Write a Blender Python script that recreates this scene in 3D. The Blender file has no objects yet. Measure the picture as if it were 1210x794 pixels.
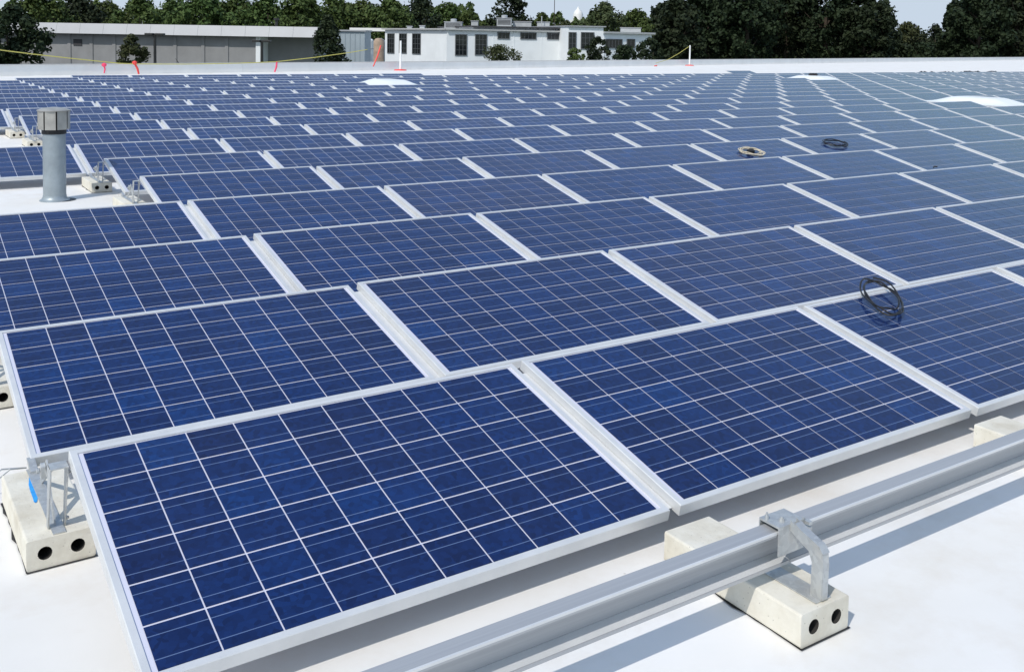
import bpy, bmesh, math, random
from mathutils import Vector, Matrix

random.seed(7)
S = bpy.context.scene
COL = S.collection

# ------------------------------------------------------------------ camera
FOC, PPX, PPY = 1197.49, 34.40, -277.69          # focal length and principal point, in 1210 px units
CAM = Vector((-0.52165, -2.41028, 1.52891))
YAW, PITCH, ROLL = 0.603524, 0.05976, 0.017213
cy, sy, cp, sp = math.cos(YAW), math.sin(YAW), math.cos(PITCH), math.sin(PITCH)
FWD = Vector((sy*cp, cy*cp, -sp))
_r = Vector((cy, -sy, 0)); _u = _r.cross(FWD)
RIGHT = _r*math.cos(ROLL) + _u*math.sin(ROLL)
UP = _u*math.cos(ROLL) - _r*math.sin(ROLL)
cam_data = bpy.data.cameras.new('camera')
cam = bpy.data.objects.new('camera', cam_data); COL.objects.link(cam)
cam.matrix_world = Matrix(((RIGHT.x, UP.x, -FWD.x, CAM.x), (RIGHT.y, UP.y, -FWD.y, CAM.y),
                           (RIGHT.z, UP.z, -FWD.z, CAM.z), (0, 0, 0, 1)))
cam_data.sensor_width = 36.0; cam_data.sensor_fit = 'HORIZONTAL'
cam_data.lens = FOC/1210*36
cam_data.shift_x = -PPX/1210; cam_data.shift_y = PPY/1210
cam_data.clip_start = 0.05; cam_data.clip_end = 5000
S.camera = cam

# ------------------------------------------------------------------ sky, sun, exposure
SUN = Vector((-0.80, -0.37, 1.0)).normalized()
world = bpy.data.worlds.new('World'); S.world = world; world.use_nodes = True
wn = world.node_tree; wn.nodes.clear()
sky = wn.nodes.new('ShaderNodeTexSky'); sky.sky_type = 'NISHITA'; sky.sun_disc = False
sky.sun_elevation = math.asin(SUN.z); sky.sun_rotation = math.atan2(SUN.x, SUN.y)
sky.air_density = 1.0; sky.dust_density = 1.0; sky.ozone_density = 1.0
bg = wn.nodes.new('ShaderNodeBackground'); bg.inputs['Strength'].default_value = 0.15
wo = wn.nodes.new('ShaderNodeOutputWorld')
def wmix(blend, fac, a, col):
    nd = wn.nodes.new('ShaderNodeMix'); nd.data_type = 'RGBA'; nd.blend_type = blend; nd.inputs[0].default_value = fac
    wn.links.new(a, nd.inputs[6]); nd.inputs[7].default_value = (*col, 1); return nd.outputs[2]
# bright summer haze: evens out the clear sky all round
hz = wmix('DARKEN', 1.0, sky.outputs[0], (2.7, 3.15, 3.7))
hz = wmix('MIX', 0.08, hz, (2.6, 3.1, 3.7))
wn.links.new(hz, bg.inputs[0]); wn.links.new(bg.outputs[0], wo.inputs[0])
sl = bpy.data.lights.new('sun', 'SUN'); sl.energy = 2.05; sl.angle = math.radians(0.53); sl.color = (1, 0.955, 0.89)
so = bpy.data.objects.new('sun', sl); COL.objects.link(so)
so.rotation_euler = SUN.to_track_quat('Z', 'Y').to_euler()
S.view_settings.view_transform = 'Standard'; S.view_settings.look = 'None'
S.view_settings.gamma = 1; S.view_settings.exposure = 0.52

# ------------------------------------------------------------------ helpers
def ray(px, py):
    return FWD + RIGHT*((px-605-PPX)/FOC) - UP*((py-397-PPY)/FOC)
def at(px, py, depth): return CAM + ray(px, py)*depth
def proj(X):
    d = Vector(X)-CAM; z = d.dot(FWD)
    return (605+PPX+FOC*d.dot(RIGHT)/z, 397+PPY-FOC*d.dot(UP)/z, z)

class MB:
    """collects faces of one mesh"""
    def __init__(s): s.v = []; s.f = []; s.m = []
    def face(s, pts, m=0):
        i = len(s.v); s.v += [tuple(p) for p in pts]; s.f.append(tuple(range(i, i+len(pts)))); s.m.append(m)
    def box(s, a, b, m=0, rot=None, org=None):
        x0, y0, z0 = a; x1, y1, z1 = b
        p = [(x0,y0,z0),(x1,y0,z0),(x1,y1,z0),(x0,y1,z0),(x0,y0,z1),(x1,y0,z1),(x1,y1,z1),(x0,y1,z1)]
        if rot: p = [tuple(rot @ Vector(q)) for q in p]
        if org: p = [tuple(Vector(q)+Vector(org)) for q in p]
        i = len(s.v); s.v += p
        for q in ((0,3,2,1),(4,5,6,7),(0,1,5,4),(1,2,6,5),(2,3,7,6),(3,0,4,7)):
            s.f.append(tuple(i+k for k in q)); s.m.append(m)
    def obox(s, o, ux, uy, uz, m=0):
        """oriented box from corner o with three edge vectors (right-handed)"""
        o, ux, uy, uz = Vector(o), Vector(ux), Vector(uy), Vector(uz)
        p = [o, o+ux, o+ux+uy, o+uy, o+uz, o+ux+uz, o+ux+uy+uz, o+uy+uz]
        i = len(s.v); s.v += [tuple(q) for q in p]
        for q in ((0,3,2,1),(4,5,6,7),(0,1,5,4),(1,2,6,5),(2,3,7,6),(3,0,4,7)):
            s.f.append(tuple(i+k for k in q)); s.m.append(m)
    def prism(s, poly, x0, x1, m=0):
        """profile in (y, z), counter-clockwise seen from +x, extruded along x"""
        n = len(poly); i = len(s.v)
        s.v += [(x0, y, z) for y, z in poly] + [(x1, y, z) for y, z in poly]
        s.f.append(tuple(i+n+k for k in range(n))); s.f.append(tuple(i+n-1-k for k in range(n))); s.m += [m, m]
        for k in range(n):
            l = (k+1) % n
            s.f.append((i+k, i+l, i+n+l, i+n+k)); s.m.append(m)
    def tube(s, pts, r, n=8, closed=False, m=0):
        pts = [Vector(p) for p in pts]; N = len(pts); i0 = len(s.v)
        ref = None
        for k, p in enumerate(pts):
            a = pts[(k-1) % N] if (closed or k) else p
            b = pts[(k+1) % N] if (closed or k < N-1) else p
            t = (b-a).normalized()
            if ref is None: ref = t.orthogonal().normalized()
            ref = (ref - t*ref.dot(t)).normalized(); q = t.cross(ref)
            rr = r[k] if isinstance(r, (list, tuple)) else r
            for j in range(n):
                an = 2*math.pi*j/n
                s.v.append(tuple(p + (ref*math.cos(an)+q*math.sin(an))*rr))
        for k in range(N if closed else N-1):
            for j in range(n):
                a = i0+k*n+j; b = i0+k*n+(j+1) % n
                c = i0+((k+1) % N)*n+(j+1) % n; d = i0+((k+1) % N)*n+j
                s.f.append((a, b, c, d)); s.m.append(m)
        if not closed:
            s.f.append(tuple(i0+n-1-j for j in range(n))); s.f.append(tuple(i0+(N-1)*n+j for j in range(n))); s.m += [m, m]
    def lathe(s, prof, n=24, m=0, org=(0, 0, 0)):
        """profile (r, z) bottom to top"""
        i0 = len(s.v); k = len(prof)
        for r, z in prof:
            for j in range(n):
                a = 2*math.pi*j/n
                s.v.append((org[0]+r*math.cos(a), org[1]+r*math.sin(a), org[2]+z))
        for q in range(k-1):
            for j in range(n):
                s.f.append((i0+q*n+j, i0+q*n+(j+1) % n, i0+(q+1)*n+(j+1) % n, i0+(q+1)*n+j)); s.m.append(m)
        s.f.append(tuple(i0+n-1-j for j in range(n))); s.f.append(tuple(i0+(k-1)*n+j for j in range(n))); s.m += [m, m]
    def mesh(s, name, mats):
        me = bpy.data.meshes.new(name); me.from_pydata(s.v, [], s.f)
        for m in (mats if isinstance(mats, (list, tuple)) else [mats]): me.materials.append(m)
        me.polygons.foreach_set('material_index', s.m); me.update()
        return me
    def build(s, name, mats, parent=None, smooth=False, bevel=0):
        me = s.mesh(name, mats)
        if bevel:
            bm = bmesh.new(); bm.from_mesh(me)
            bmesh.ops.remove_doubles(bm, verts=bm.verts, dist=1e-5)
            es = [e for e in bm.edges if len(e.link_faces) == 2 and e.calc_face_angle(0) > 0.6]
            bmesh.ops.bevel(bm, geom=es, offset=bevel, segments=2, profile=0.5, affect='EDGES')
            bm.to_mesh(me); bm.free()
        if smooth:
            me.polygons.foreach_set('use_smooth', [True]*len(me.polygons))
            try: me.set_sharp_from_angle(angle=math.radians(38))
            except Exception: pass
        return link(name, me, parent)
def link(name, me, parent=None):
    o = bpy.data.objects.new(name, me); COL.objects.link(o)
    if parent is not None: o.parent = parent
    return o
def empty(name, loc, rz=0):
    o = bpy.data.objects.new(name, None); COL.objects.link(o); o.location = loc; o.rotation_euler = (0, 0, rz)
    o.empty_display_size = 0.1
    return o
def tag(o, label=None, cat=None, group=None, kind=None):
    if label: o['label'] = label
    if cat: o['category'] = cat
    if group: o['group'] = group
    if kind: o['kind'] = kind
    return o
def copy_tree(o, parent=None):
    c = o.copy(); COL.objects.link(c); c.parent = parent
    for ch in o.children: copy_tree(ch, c)
    return c
ORD = ['zeroth','first','second','third','fourth','fifth','sixth','seventh','eighth','ninth','tenth','eleventh','twelfth',
       'thirteenth','fourteenth','fifteenth','sixteenth','seventeenth','eighteenth','nineteenth','twentieth','twenty-first',
       'twenty-second','twenty-third','twenty-fourth','twenty-fifth','twenty-sixth','twenty-seventh','twenty-eighth','twenty-ninth','thirtieth',
       'thirty-first','thirty-second','thirty-third','thirty-fourth','thirty-fifth']

# ------------------------------------------------------------------ materials
class NT:
    def __init__(s, name):
        s.mat = bpy.data.materials.new(name); s.mat.use_nodes = True
        s.t = s.mat.node_tree; s.b = s.t.nodes['Principled BSDF']
    def n(s, typ, **kw):
        nd = s.t.nodes.new(typ)
        for k, v in kw.items():
            if k.startswith('i_'): nd.inputs[int(k[2:])].default_value = v
            else: setattr(nd, k, v)
        return nd
    def l(s, a, b): s.t.links.new(a, b)
    def val(s, sock, v): s.b.inputs[sock].default_value = v
    def math(s, op, a, b=None, c=None):
        nd = s.t.nodes.new('ShaderNodeMath'); nd.operation = op
        for i, v in enumerate((a, b, c)):
            if v is None: continue
            if hasattr(v, 'is_output'): s.l(v, nd.inputs[i])
            else: nd.inputs[i].default_value = v
        return nd.outputs[0]
    def mix(s, fac, a, b, blend='MIX'):
        nd = s.t.nodes.new('ShaderNodeMix'); nd.data_type = 'RGBA'; nd.blend_type = blend
        for i, v in ((0, fac), (6, a), (7, b)):
            if hasattr(v, 'is_output'): s.l(v, nd.inputs[i])
            elif i == 0: nd.inputs[0].default_value = v
            else: nd.inputs[i].default_value = (*v, 1)
        return nd.outputs[2]
    def noise(s, scale, detail=4, rough=.55, coord=None, dims='3D'):
        nd = s.n('ShaderNodeTexNoise', noise_dimensions=dims)
        nd.inputs['Scale'].default_value = scale; nd.inputs['Detail'].default_value = detail; nd.inputs['Roughness'].default_value = rough
        if coord is not None: s.l(coord, nd.inputs['Vector'])
        return nd.outputs[0]
    def ramp(s, fac, stops):
        nd = s.n('ShaderNodeValToRGB'); e = nd.color_ramp.elements
        e[0].position, e[0].color = stops[0][0], (*stops[0][1], 1); e[1].position, e[1].color = stops[-1][0], (*stops[-1][1], 1)
        for p, c in stops[1:-1]:
            q = e.new(p); q.color = (*c, 1)
        s.l(fac, nd.inputs[0]); return nd.outputs[0]
    def bump(s, h, strength=.3, dist=.01):
        nd = s.n('ShaderNodeBump'); nd.inputs['Strength'].default_value = strength; nd.inputs['Distance'].default_value = dist
        s.l(h, nd.inputs['Height']); s.l(nd.outputs[0], s.b.inputs['Normal'])
    def coord(s, which='Object'):
        return s.n('ShaderNodeTexCoord').outputs[which]
    def pos(s): return s.n('ShaderNodeNewGeometry').outputs['Position']

def simple(name, col, rough=.6, metal=0, var=.12, scale=6, bump=0, bscale=None, spec=None):
    m = NT(name); c = m.pos(); f = m.noise(scale, 5, .6, c)
    lo = tuple(x*(1-var) for x in col); hi = tuple(min(1, x*(1+var)) for x in col)
    m.l(m.ramp(f, [(.3, lo), (.7, hi)]), m.b.inputs['Base Color'])
    m.val('Roughness', rough); m.val('Metallic', metal)
    if spec is not None: m.val('Specular IOR Level', spec)
    if bump: m.bump(m.noise(bscale or scale*6, 5, .6, c), bump, .006)
    return m.mat

PXC, PYC = 1.70037, 1.56652
def mat_cell():
    m = NT('silicon_cell')
    uv = m.n('ShaderNodeUVMap').outputs[0]
    sep = m.n('ShaderNodeSeparateXYZ'); m.l(uv, sep.inputs[0])
    u, v = sep.outputs[0], sep.outputs[1]
    fv = m.math('FRACT', v); oi = m.n('ShaderNodeObjectInfo').outputs['Random']
    cmb = m.n('ShaderNodeCombineXYZ')
    m.l(m.math('FLOOR', u), cmb.inputs[0]); m.l(m.math('FLOOR', v), cmb.inputs[1]); m.l(m.math('MULTIPLY', oi, 913.), cmb.inputs[2])
    wn_ = m.n('ShaderNodeTexWhiteNoise', noise_dimensions='3D'); m.l(cmb.outputs[0], wn_.inputs[0])
    rnd = wn_.outputs[0]
    base = m.ramp(rnd, [(0, (.0036, .0140, .072)), (.5, (.0036, .0180, .090)), (.85, (.0034, .0215, .106)), (1, (.0030, .027, .126))])
    # crystal grains
    c2 = m.n('ShaderNodeVectorMath', operation='ADD'); m.l(uv, c2.inputs[0]); m.l(wn_.outputs[1], c2.inputs[1])
    vo = m.n('ShaderNodeTexVoronoi'); vo.inputs['Scale'].default_value = 9; m.l(c2.outputs[0], vo.inputs['Vector'])
    g = m.ramp(vo.outputs['Color'], [(0, (.66, .66, .70)), (1, (1.40, 1.40, 1.32))])
    base = m.mix(1, base, g, 'MULTIPLY')
    # two bus bars across each cell
    d = m.math('MINIMUM', m.math('ABSOLUTE', m.math('SUBTRACT', fv, .24)), m.math('ABSOLUTE', m.math('SUBTRACT', fv, .76)))
    bar = m.math('LESS_THAN', d, .0095)
    base = m.mix(m.math('MULTIPLY', bar, .6), base, (.17, .25, .44))
    # soiling that differs from panel to panel
    sx = m.n('ShaderNodeSeparateXYZ'); m.l(m.pos(), sx.inputs[0]); cc = m.n('ShaderNodeCombineXYZ')
    m.l(m.math('FLOOR', m.math('DIVIDE', m.math('ADD', sx.outputs[0], .025), PXC)), cc.inputs[0]); m.l(m.math('FLOOR', m.math('DIVIDE', m.math('ADD', sx.outputs[1], .1), PYC)), cc.inputs[1])
    pw = m.n('ShaderNodeTexWhiteNoise', noise_dimensions='3D'); m.l(cc.outputs[0], pw.inputs[0])
    soil = m.ramp(pw.outputs[0], [(0, (0,)*3), (.6, (.002,)*3), (.85, (.010,)*3), (1, (.032,)*3)])
    base = m.mix(soil, base, (.34, .27, .21))
    # thin film of dust
    dn = m.noise(1.1, 5, .65, m.pos())
    base = m.mix(m.ramp(dn, [(.35, (0, 0, 0)), (.8, (.022, .022, .022))]), base, (.32, .31, .30))
    m.l(base, m.b.inputs['Base Color'])
    m.val('Roughness', .4); m.val('Specular IOR Level', .06)
    m.val('Coat Weight', 1.0); m.val('Coat Roughness', .05); m.val('Coat IOR', 1.31)
    return m.mat
M = {}
M['cell'] = mat_cell()
def mat_backsheet():
    m = NT('backsheet'); m.val('Base Color', (.66, .66, .76, 1)); m.val('Roughness', .5); m.val('Coat Weight', 1); m.val('Coat Roughness', .05)
    return m.mat
M['back'] = mat_backsheet()
def mat_frame():
    m = NT('anodised_frame'); c = m.pos(); f = m.noise(5, 5, .6, c)
    m.l(m.ramp(f, [(.3, (.63, .64, .645)), (.7, (.74, .745, .74))]), m.b.inputs['Base Color'])
    m.val('Metallic', .25); m.l(m.ramp(m.noise(30, 3, .5, c), [(.3, (.34,)*3), (.7, (.5,)*3)]), m.b.inputs['Roughness'])
    return m.mat
M['frame'] = mat_frame()
def mat_rail():
    m = NT('mill_aluminium'); c = m.pos()
    mp = m.n('ShaderNodeMapping'); mp.inputs['Scale'].default_value = (.6, 60, 60); m.l(c, mp.inputs[0])
    f = m.noise(2, 5, .6, mp.outputs[0])
    m.l(m.ramp(f, [(.25, (.42, .43, .45)), (.75, (.50, .51, .52))]), m.b.inputs['Base Color'])
    m.val('Metallic', .45); m.l(m.ramp(m.noise(7, 4, .6, mp.outputs[0]), [(.3, (.5,)*3), (.7, (.65,)*3)]), m.b.inputs['Roughness'])
    return m.mat
M['rail'] = mat_rail()
def mat_galv():
    m = NT('galvanised_steel'); c = m.pos()
    vo = m.n('ShaderNodeTexVoronoi'); vo.inputs['Scale'].default_value = 70; m.l(c, vo.inputs['Vector'])
    a = m.ramp(vo.outputs['Color'], [(0, (.42, .44, .45)), (1, (.58, .60, .60))])
    m.l(m.mix(m.ramp(m.noise(14, 5, .65, c), [(.5, (0,)*3), (.8, (.45,)*3)]), a, (.55, .50, .42)), m.b.inputs['Base Color'])
    m.val('Metallic', .5); m.val('Roughness', .48)
    return m.mat
M['galv'] = mat_galv()
def mat_concrete():
    m = NT('cast_concrete'); c = m.pos(); f = m.noise(9, 7, .65, c)
    a = m.ramp(f, [(.25, (.60, .565, .48)), (.5, (.72, .69, .60)), (.75, (.78, .755, .68))])
    st = m.ramp(m.noise(3.2, 4, .6, c), [(.48, (0,)*3), (.74, (.5,)*3)])
    a = m.mix(st, a, (.40, .33, .22))
    vo = m.n('ShaderNodeTexVoronoi'); vo.inputs['Scale'].default_value = 55; m.l(c, vo.inputs['Vector'])
    pit = m.ramp(vo.outputs['Distance'], [(.04, (.6,)*3), (.14, (1,)*3)])
    m.l(m.mix(1, a, pit, 'MULTIPLY'), m.b.inputs['Base Color']); m.val('Roughness', .93); m.val('Specular IOR Level', .2)
    m.bump(m.math('ADD', m.noise(140, 6, .7, c), vo.outputs['Distance']), .28, .003)
    return m.mat
M['conc'] = mat_concrete()
def mat_roof():
    m = NT('white_roof_membrane'); c = m.pos()
    a = m.ramp(m.noise(.9, 6, .6, c), [(.3, (.75, .735, .70)), (.65, (.82, .81, .79))])
    # dust that settled in patches, with a brown tinge
    d = m.ramp(m.noise(2.3, 7, .7, c), [(.50, (0,)*3), (.76, (.36,)*3)])
    a = m.mix(d, a, (.60, .52, .42))
    sp_ = m.n('ShaderNodeTexVoronoi'); sp_.inputs['Scale'].default_value = 6.5; m.l(c, sp_.inputs['Vector'])
    speck = m.ramp(sp_.outputs['Distance'], [(.02, (1,)*3), (.045, (0,)*3)])
    a = m.mix(m.math('MULTIPLY', speck, m.ramp(m.noise(4, 2, .5, c), [(.55, (0,)*3), (.6, (.6,)*3)])), a, (.25, .22, .18))
    m.l(a, m.b.inputs['Base Color']); m.val('Roughness', .75); m.val('Specular IOR Level', .3)
    m.bump(m.noise(3, 5, .6, c), .12, .02)
    return m.mat
M['roof'] = mat_roof()
M['parapet'] = simple('white_parapet', (.80, .80, .79), .7, 0, .05, 1.5)
M['coping'] = simple('grey_coping', (.50, .50, .49), .5, .1, .08, 2)
M['dome'] = simple('skylight_acrylic', (.86, .87, .86), .28, 0, .02, 2)
M['curb'] = simple('skylight_curb', (.74, .74, .72), .6, 0, .05, 4)
M['pipe'] = simple('painted_vent_pipe', (.33, .38, .41), .45, .35, .14, 7)
M['cap'] = simple('vent_cap_steel', (.40, .39, .36), .5, .35, .2, 9)
M['black'] = simple('black_rubber', (.014, .014, .016), .5, 0, .2, 30)
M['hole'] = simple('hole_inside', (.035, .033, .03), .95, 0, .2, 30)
M['bluepaint'] = simple('blue_marking_paint', (.03, .33, .80), .6, 0, .25, 30)
M['yellow'] = simple('yellow_tape', (.55, .50, .12), .6, 0, .1, 3)
M['red'] = simple('red_ribbon', (.80, .07, .06), .6, 0, .1, 3)
M['pink'] = simple('pink_ribbon', (.85, .07, .16), .6, 0, .1, 3)
M['white'] = simple('white_post', (.80, .80, .78), .5, 0, .04, 3)
M['coil'] = simple('pale_rope', (.62, .55, .42), .8, 0, .15, 30)
M['asphalt'] = simple('asphalt_ground', (.055, .055, .052), .9, 0, .3, .4, .2, 6)
M['grass'] = simple('dry_grass_ground', (.07, .09, .035), .95, 0, .35, .2)
M['greywall'] = simple('grey_block_wall', (.27, .272, .275), .85, 0, .12, .8)
M['fascia'] = simple('pale_metal_fascia', (.42, .43, .45), .5, .1, .06, .5)
M['whitewall'] = simple('pale_painted_wall', (.83, .86, .88), .8, 0, .06, .6)
M['darkroof'] = simple('dark_roof_felt', (.06, .06, .065), .9, 0, .2, 1)
M['pane'] = simple('dark_window_glass', (.012, .015, .018), .08, 0, .3, 2)
M['muntin'] = simple('window_bars', (.15, .16, .17), .6, 0, .05, 3)
M['unit'] = simple('rooftop_unit_metal', (.48, .50, .51), .5, .2, .1, 2)
M['lamp'] = simple('dark_lamp_post', (.03, .03, .03), .5, .2, .1, 2)
M['shutter'] = simple('pale_blue_shutter', (.36, .42, .46), .6, .1, .06, .8)
M['rust'] = simple('rusty_tank', (.36, .27, .20), .8, .1, .3, 2)
M['bark'] = simple('bark', (.055, .042, .03), .95, 0, .3, 3)
def leafmat(name, c1, c2, c3):
    m = NT(name); oi = m.n('ShaderNodeObjectInfo').outputs['Random']
    f = m.noise(.8, 4, .7, m.pos())
    col = m.ramp(f, [(.3, c1), (.5, c2), (.72, c3)])
    hv = m.n('ShaderNodeHueSaturation'); m.l(col, hv.inputs['Color'])
    m.l(m.math('ADD', m.math('MULTIPLY', oi, .035), .482), hv.inputs['Hue']); m.l(m.math('ADD', m.math('MULTIPLY', oi, .3), .85), hv.inputs['Value'])
    m.l(hv.outputs[0], m.b.inputs['Base Color']); m.val('Roughness', .7); m.val('Specular IOR Level', .2)
    return m.mat
M['leaf'] = leafmat('broadleaf_green', (.028, .046, .012), (.056, .086, .022), (.10, .13, .04))
M['leafdark'] = leafmat('dark_evergreen', (.010, .017, .008), (.019, .031, .013), (.038, .052, .022))
M['leafolive'] = leafmat('olive_green', (.03, .042, .018), (.055, .07, .028), (.09, .105, .045))

# ------------------------------------------------------------------ grid of the array
TILT = 0.228792; PW, PH = 1.65, 0.99; PX = PW+0.05037; PY = 1.56652
RZ = -0.13                                      # roof surface; z = 0 is the upper front edge of a panel
OFF = [(.034,.002),(.006,-.018),(-.025,-.021),(-.012,.019),(-.011,.011),(-.007,.008),(-.017,.014),(.003,.012),(.029,-.016),
       (.002,.004),(.011,-.009),(.011,-.006),(.004,.002),(-.009,-.005),(-.027,.006),(.001,0),(.005,-.002),(0,-.001),(.004,0),(0,0),(0,0)]
ct, st = math.cos(TILT), math.sin(TILT)
def node(r, c):
    ox, oy = OFF[r] if 0 <= r < len(OFF) else OFF[0]
    return Vector((c*PX+ox, r*PY+oy, 0))

# ------------------------------------------------------------------ ground, roof deck, parapet
g = MB(); g.face([(-900,-900,-5.6),(1500,-900,-5.6),(1500,1500,-5.6),(-900,1500,-5.6)])
tag(g.build('ground', M['grass']), kind='structure')
g = MB(); g.face([(-60,34,-5.596),(150,110,-5.596),(120,170,-5.596),(-90,95,-5.596)])
tag(g.build('car_park', M['asphalt']), kind='structure')
PA, PB = Vector((-34.0, 28.2, 0)), Vector((170.0, 86.5, 0))      # inner foot line of the far parapet
pd = (PB-PA).normalized(); pn = Vector((-pd.y, pd.x, 0))
g = MB()
deck = [(-34,-14,RZ),(190,-14,RZ),(190,86.5+20*pd.y/pd.x,RZ),tuple(PB.xy)+(RZ,),tuple(PA.xy)+(RZ,)]
g.face(deck)
for k in range(5):
    a, b = deck[k], deck[(k+1) % 5]
    g.face([a, (a[0],a[1],-5.6), (b[0],b[1],-5.6), b])
roof = tag(g.build('roof_deck', M['roof']), kind='structure')
par = empty('parapet_wall', tuple(PA.xy)+(RZ,), math.atan2(pd.y, pd.x))
LEN = (PB-PA).length; nseg = 34
for k in range(nseg):
    a, b = LEN*k/nseg, LEN*(k+1)/nseg
    s = MB(); s.box((a+.004, 0, -.02), (b-.004, .22, .41)); s.build('wall_panel', M['parapet'], par)
    s = MB(); s.box((a+.01, -.035, .41), (b-.01, .26, .428)); s.build('coping', M['coping'], par)
tag(par, 'low white parapet with grey coping along the far roof edge', 'parapet')

# ------------------------------------------------------------------ solar panels
LIP = .021
def frame_mesh():
    m = MB(); h = .040; w, d = PW, PH; i = LIP; bev = .0025
    o = [(0,0),(w,0),(w,d),(0,d)]
    def ring(e, z): return [(e,e,z),(w-e,e,z),(w-e,d-e,z),(e,d-e,z)]
    rings = [ring(.028,-h), ring(0,-h), ring(0,-bev), ring(bev,0), ring(i,0), ring(i,-.006)]
    for a, b in zip(rings, rings[1:]):
        for k in range(4):
            l = (k+1) % 4; m.face([a[k], a[l], b[l], b[k]])
    inner = ring(.0035,-.0062); low = ring(.0035,-h+.0025)
    for k in range(4):
        l = (k+1) % 4; m.face([inner[k], inner[l], low[l], low[k]][::-1])
    low2 = ring(.028,-h+.0025)
    for k in range(4):
        l = (k+1) % 4; m.face([low[k], low[l], low2[l], low2[k]][::-1])
    return m
FR = frame_mesh()
frame_me = FR.mesh('frame', M['frame'])
_m = MB(); _m.box((-.0485, .035, -.0345), (-.0015, PH-.045, -.0315)); channel_me = _m.mesh('side_channel', M['frame'])
CX0, CY0 = .035, .0225; CW = (PW-2*CX0)/10; CH = (PH-2*CY0)/6; GAP = .0022
def back_mb():
    m = MB(); z = -.005
    m.face([(.004,.004,z),(PW-.004,.004,z),(PW-.004,PH-.004,z),(.004,PH-.004,z)])
    m.face([(.004,.004,z-.004),(.004,PH-.004,z-.004),(PW-.004,PH-.004,z-.004),(PW-.004,.004,z-.004)])
    return m
back_me = back_mb().mesh('backsheet', M['back'])
def with_uv(me, uvs):
    l = me.uv_layers.new(name='UVMap'); l.data.foreach_set('uv', [q for uv in uvs for q in uv])
    return me
# one cell, a thin wafer
hw, hh = CW/2-.0024, CH/2-.0033
m = MB(); m.box((-hw,-hh,-.0009), (hw,hh,.0))
cell_me = m.mesh('cell', M['cell'])
uvs = []
for pl in cell_me.polygons:
    for vi in pl.vertices:
        v = cell_me.vertices[vi].co; uvs.append((.5+v.x/hw*.495, .5+v.y/hh*.495))
with_uv(cell_me, uvs)
def cells_into(m, uvs, ku=0, tf=None):
    z = -.0038
    for i in range(10):
        for j in range(6):
            cx, cyy = CX0+(i+.5)*CW, CY0+(j+.5)*CH
            q = [(cx-hw,cyy-hh,z),(cx+hw,cyy-hh,z),(cx+hw,cyy+hh,z),(cx-hw,cyy+hh,z)]
            if tf: q = [tf @ Vector(p) for p in q]
            m.face(q, 2 if tf else 0)
            uvs += [(ku+i+.01,j+.01),(ku+i+.99,j+.01),(ku+i+.99,j+.99),(ku+i+.01,j+.99)]
m = MB(); uvs = []; cells_into(m, uvs)
array_me = with_uv(m.mesh('cell_grid', M['cell']), uvs)

SKY = [(7,15),(13,7),(18,15)]                   # skylights: column, first of the two rows they take
skip = {(r,0) for r in (4,5,7,8,9)} | {(r+k,c) for c,r in SKY for k in (0,1)}
def exists(r, c):
    if (r, c) in skip or c < -2 or c > 44: return False
    if r == 20: return c == 20
    if r == 19: return 3 <= c <= 9
    if r == 18: return c >= 2
    if r in (0, 1): return c >= 0
    return True
cand = []
for r in range(0, 21):
    for c in range(-2, 45):
        if not exists(r, c): continue
        o = node(r, c)
        cs = [o+Vector((u, v*ct, v*st)) for u, v in ((0,0),(PW,0),(PW,PH),(0,PH))]
        P4 = [proj(q) for q in cs]
        if min(p[2] for p in P4) < .3: continue
        xs, ys = [p[0] for p in P4], [p[1] for p in P4]
        vis = max(xs) > 1 and min(xs) < 1209 and max(ys) > 0 and min(ys) < 794
        area = abs(sum(P4[k][0]*P4[(k+1)%4][1]-P4[(k+1)%4][0]*P4[k][1] for k in range(4)))/2
        # part inside the frame, roughly
        cut = max(0, min(max(xs),1210)-max(min(xs),0))/(max(xs)-min(xs))
        cand.append((area*cut if vis else -min(abs(min(xs)-1210), abs(max(xs))), r, c, vis))
cand.sort(reverse=True)
singles = [q for q in cand if q[3] and q[0] > 0][:300]
sset = {(q[1], q[2]) for q in singles}
near = {(q[1], q[2]) for q in singles if q[0]/60 > 62 and q[1] <= 4}
rows = {}
for r, c in sset: rows.setdefault(r, []).append(c)
for r in rows: rows[r].sort()
tiltq = (TILT, 0, 0)
# sit neighbours in a row a few millimetres apart from perfect, as installed
def jit(r, c):
    q = random.Random(r*131+c)
    return Vector((q.uniform(-.002,.002), q.uniform(-.004,.004), q.uniform(-.003,.003))), q.uniform(-.0035,.0035), q.uniform(-.0012,.0012)
cellpos = [(CX0+(i+.5)*CW, CY0+(j+.5)*CH, -.0034) for j in range(6) for i in range(10)]
panels = {}
for q in sorted(sset):
    r, c = q
    e = empty('solar_panel', node(r, c)); dj, dt, dz = jit(r, c)
    e.location = e.location + dj; e.rotation_euler = (TILT+dt, dz, 0)
    link('frame', frame_me, e); link('backsheet', back_me, e)
    if exists(r, c-1): link('side_channel', channel_me, e)
    if q in near:
        for p in cellpos:
            k = link('cell', cell_me, e); k.location = p
    else:
        tag(link('cell_grid', array_me, e), kind='stuff')
    i = rows[r].index(c)+1
    rown = 'front row' if r == 0 else ORD[r+1]+' row from the front'
    tag(e, 'blue framed solar panel, %s from the left in the %s' % (ORD[i], rown), 'solar panel', 'solar panels on the roof')
    panels[q] = e
far = MB(); uvs = []; k = 0
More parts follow.
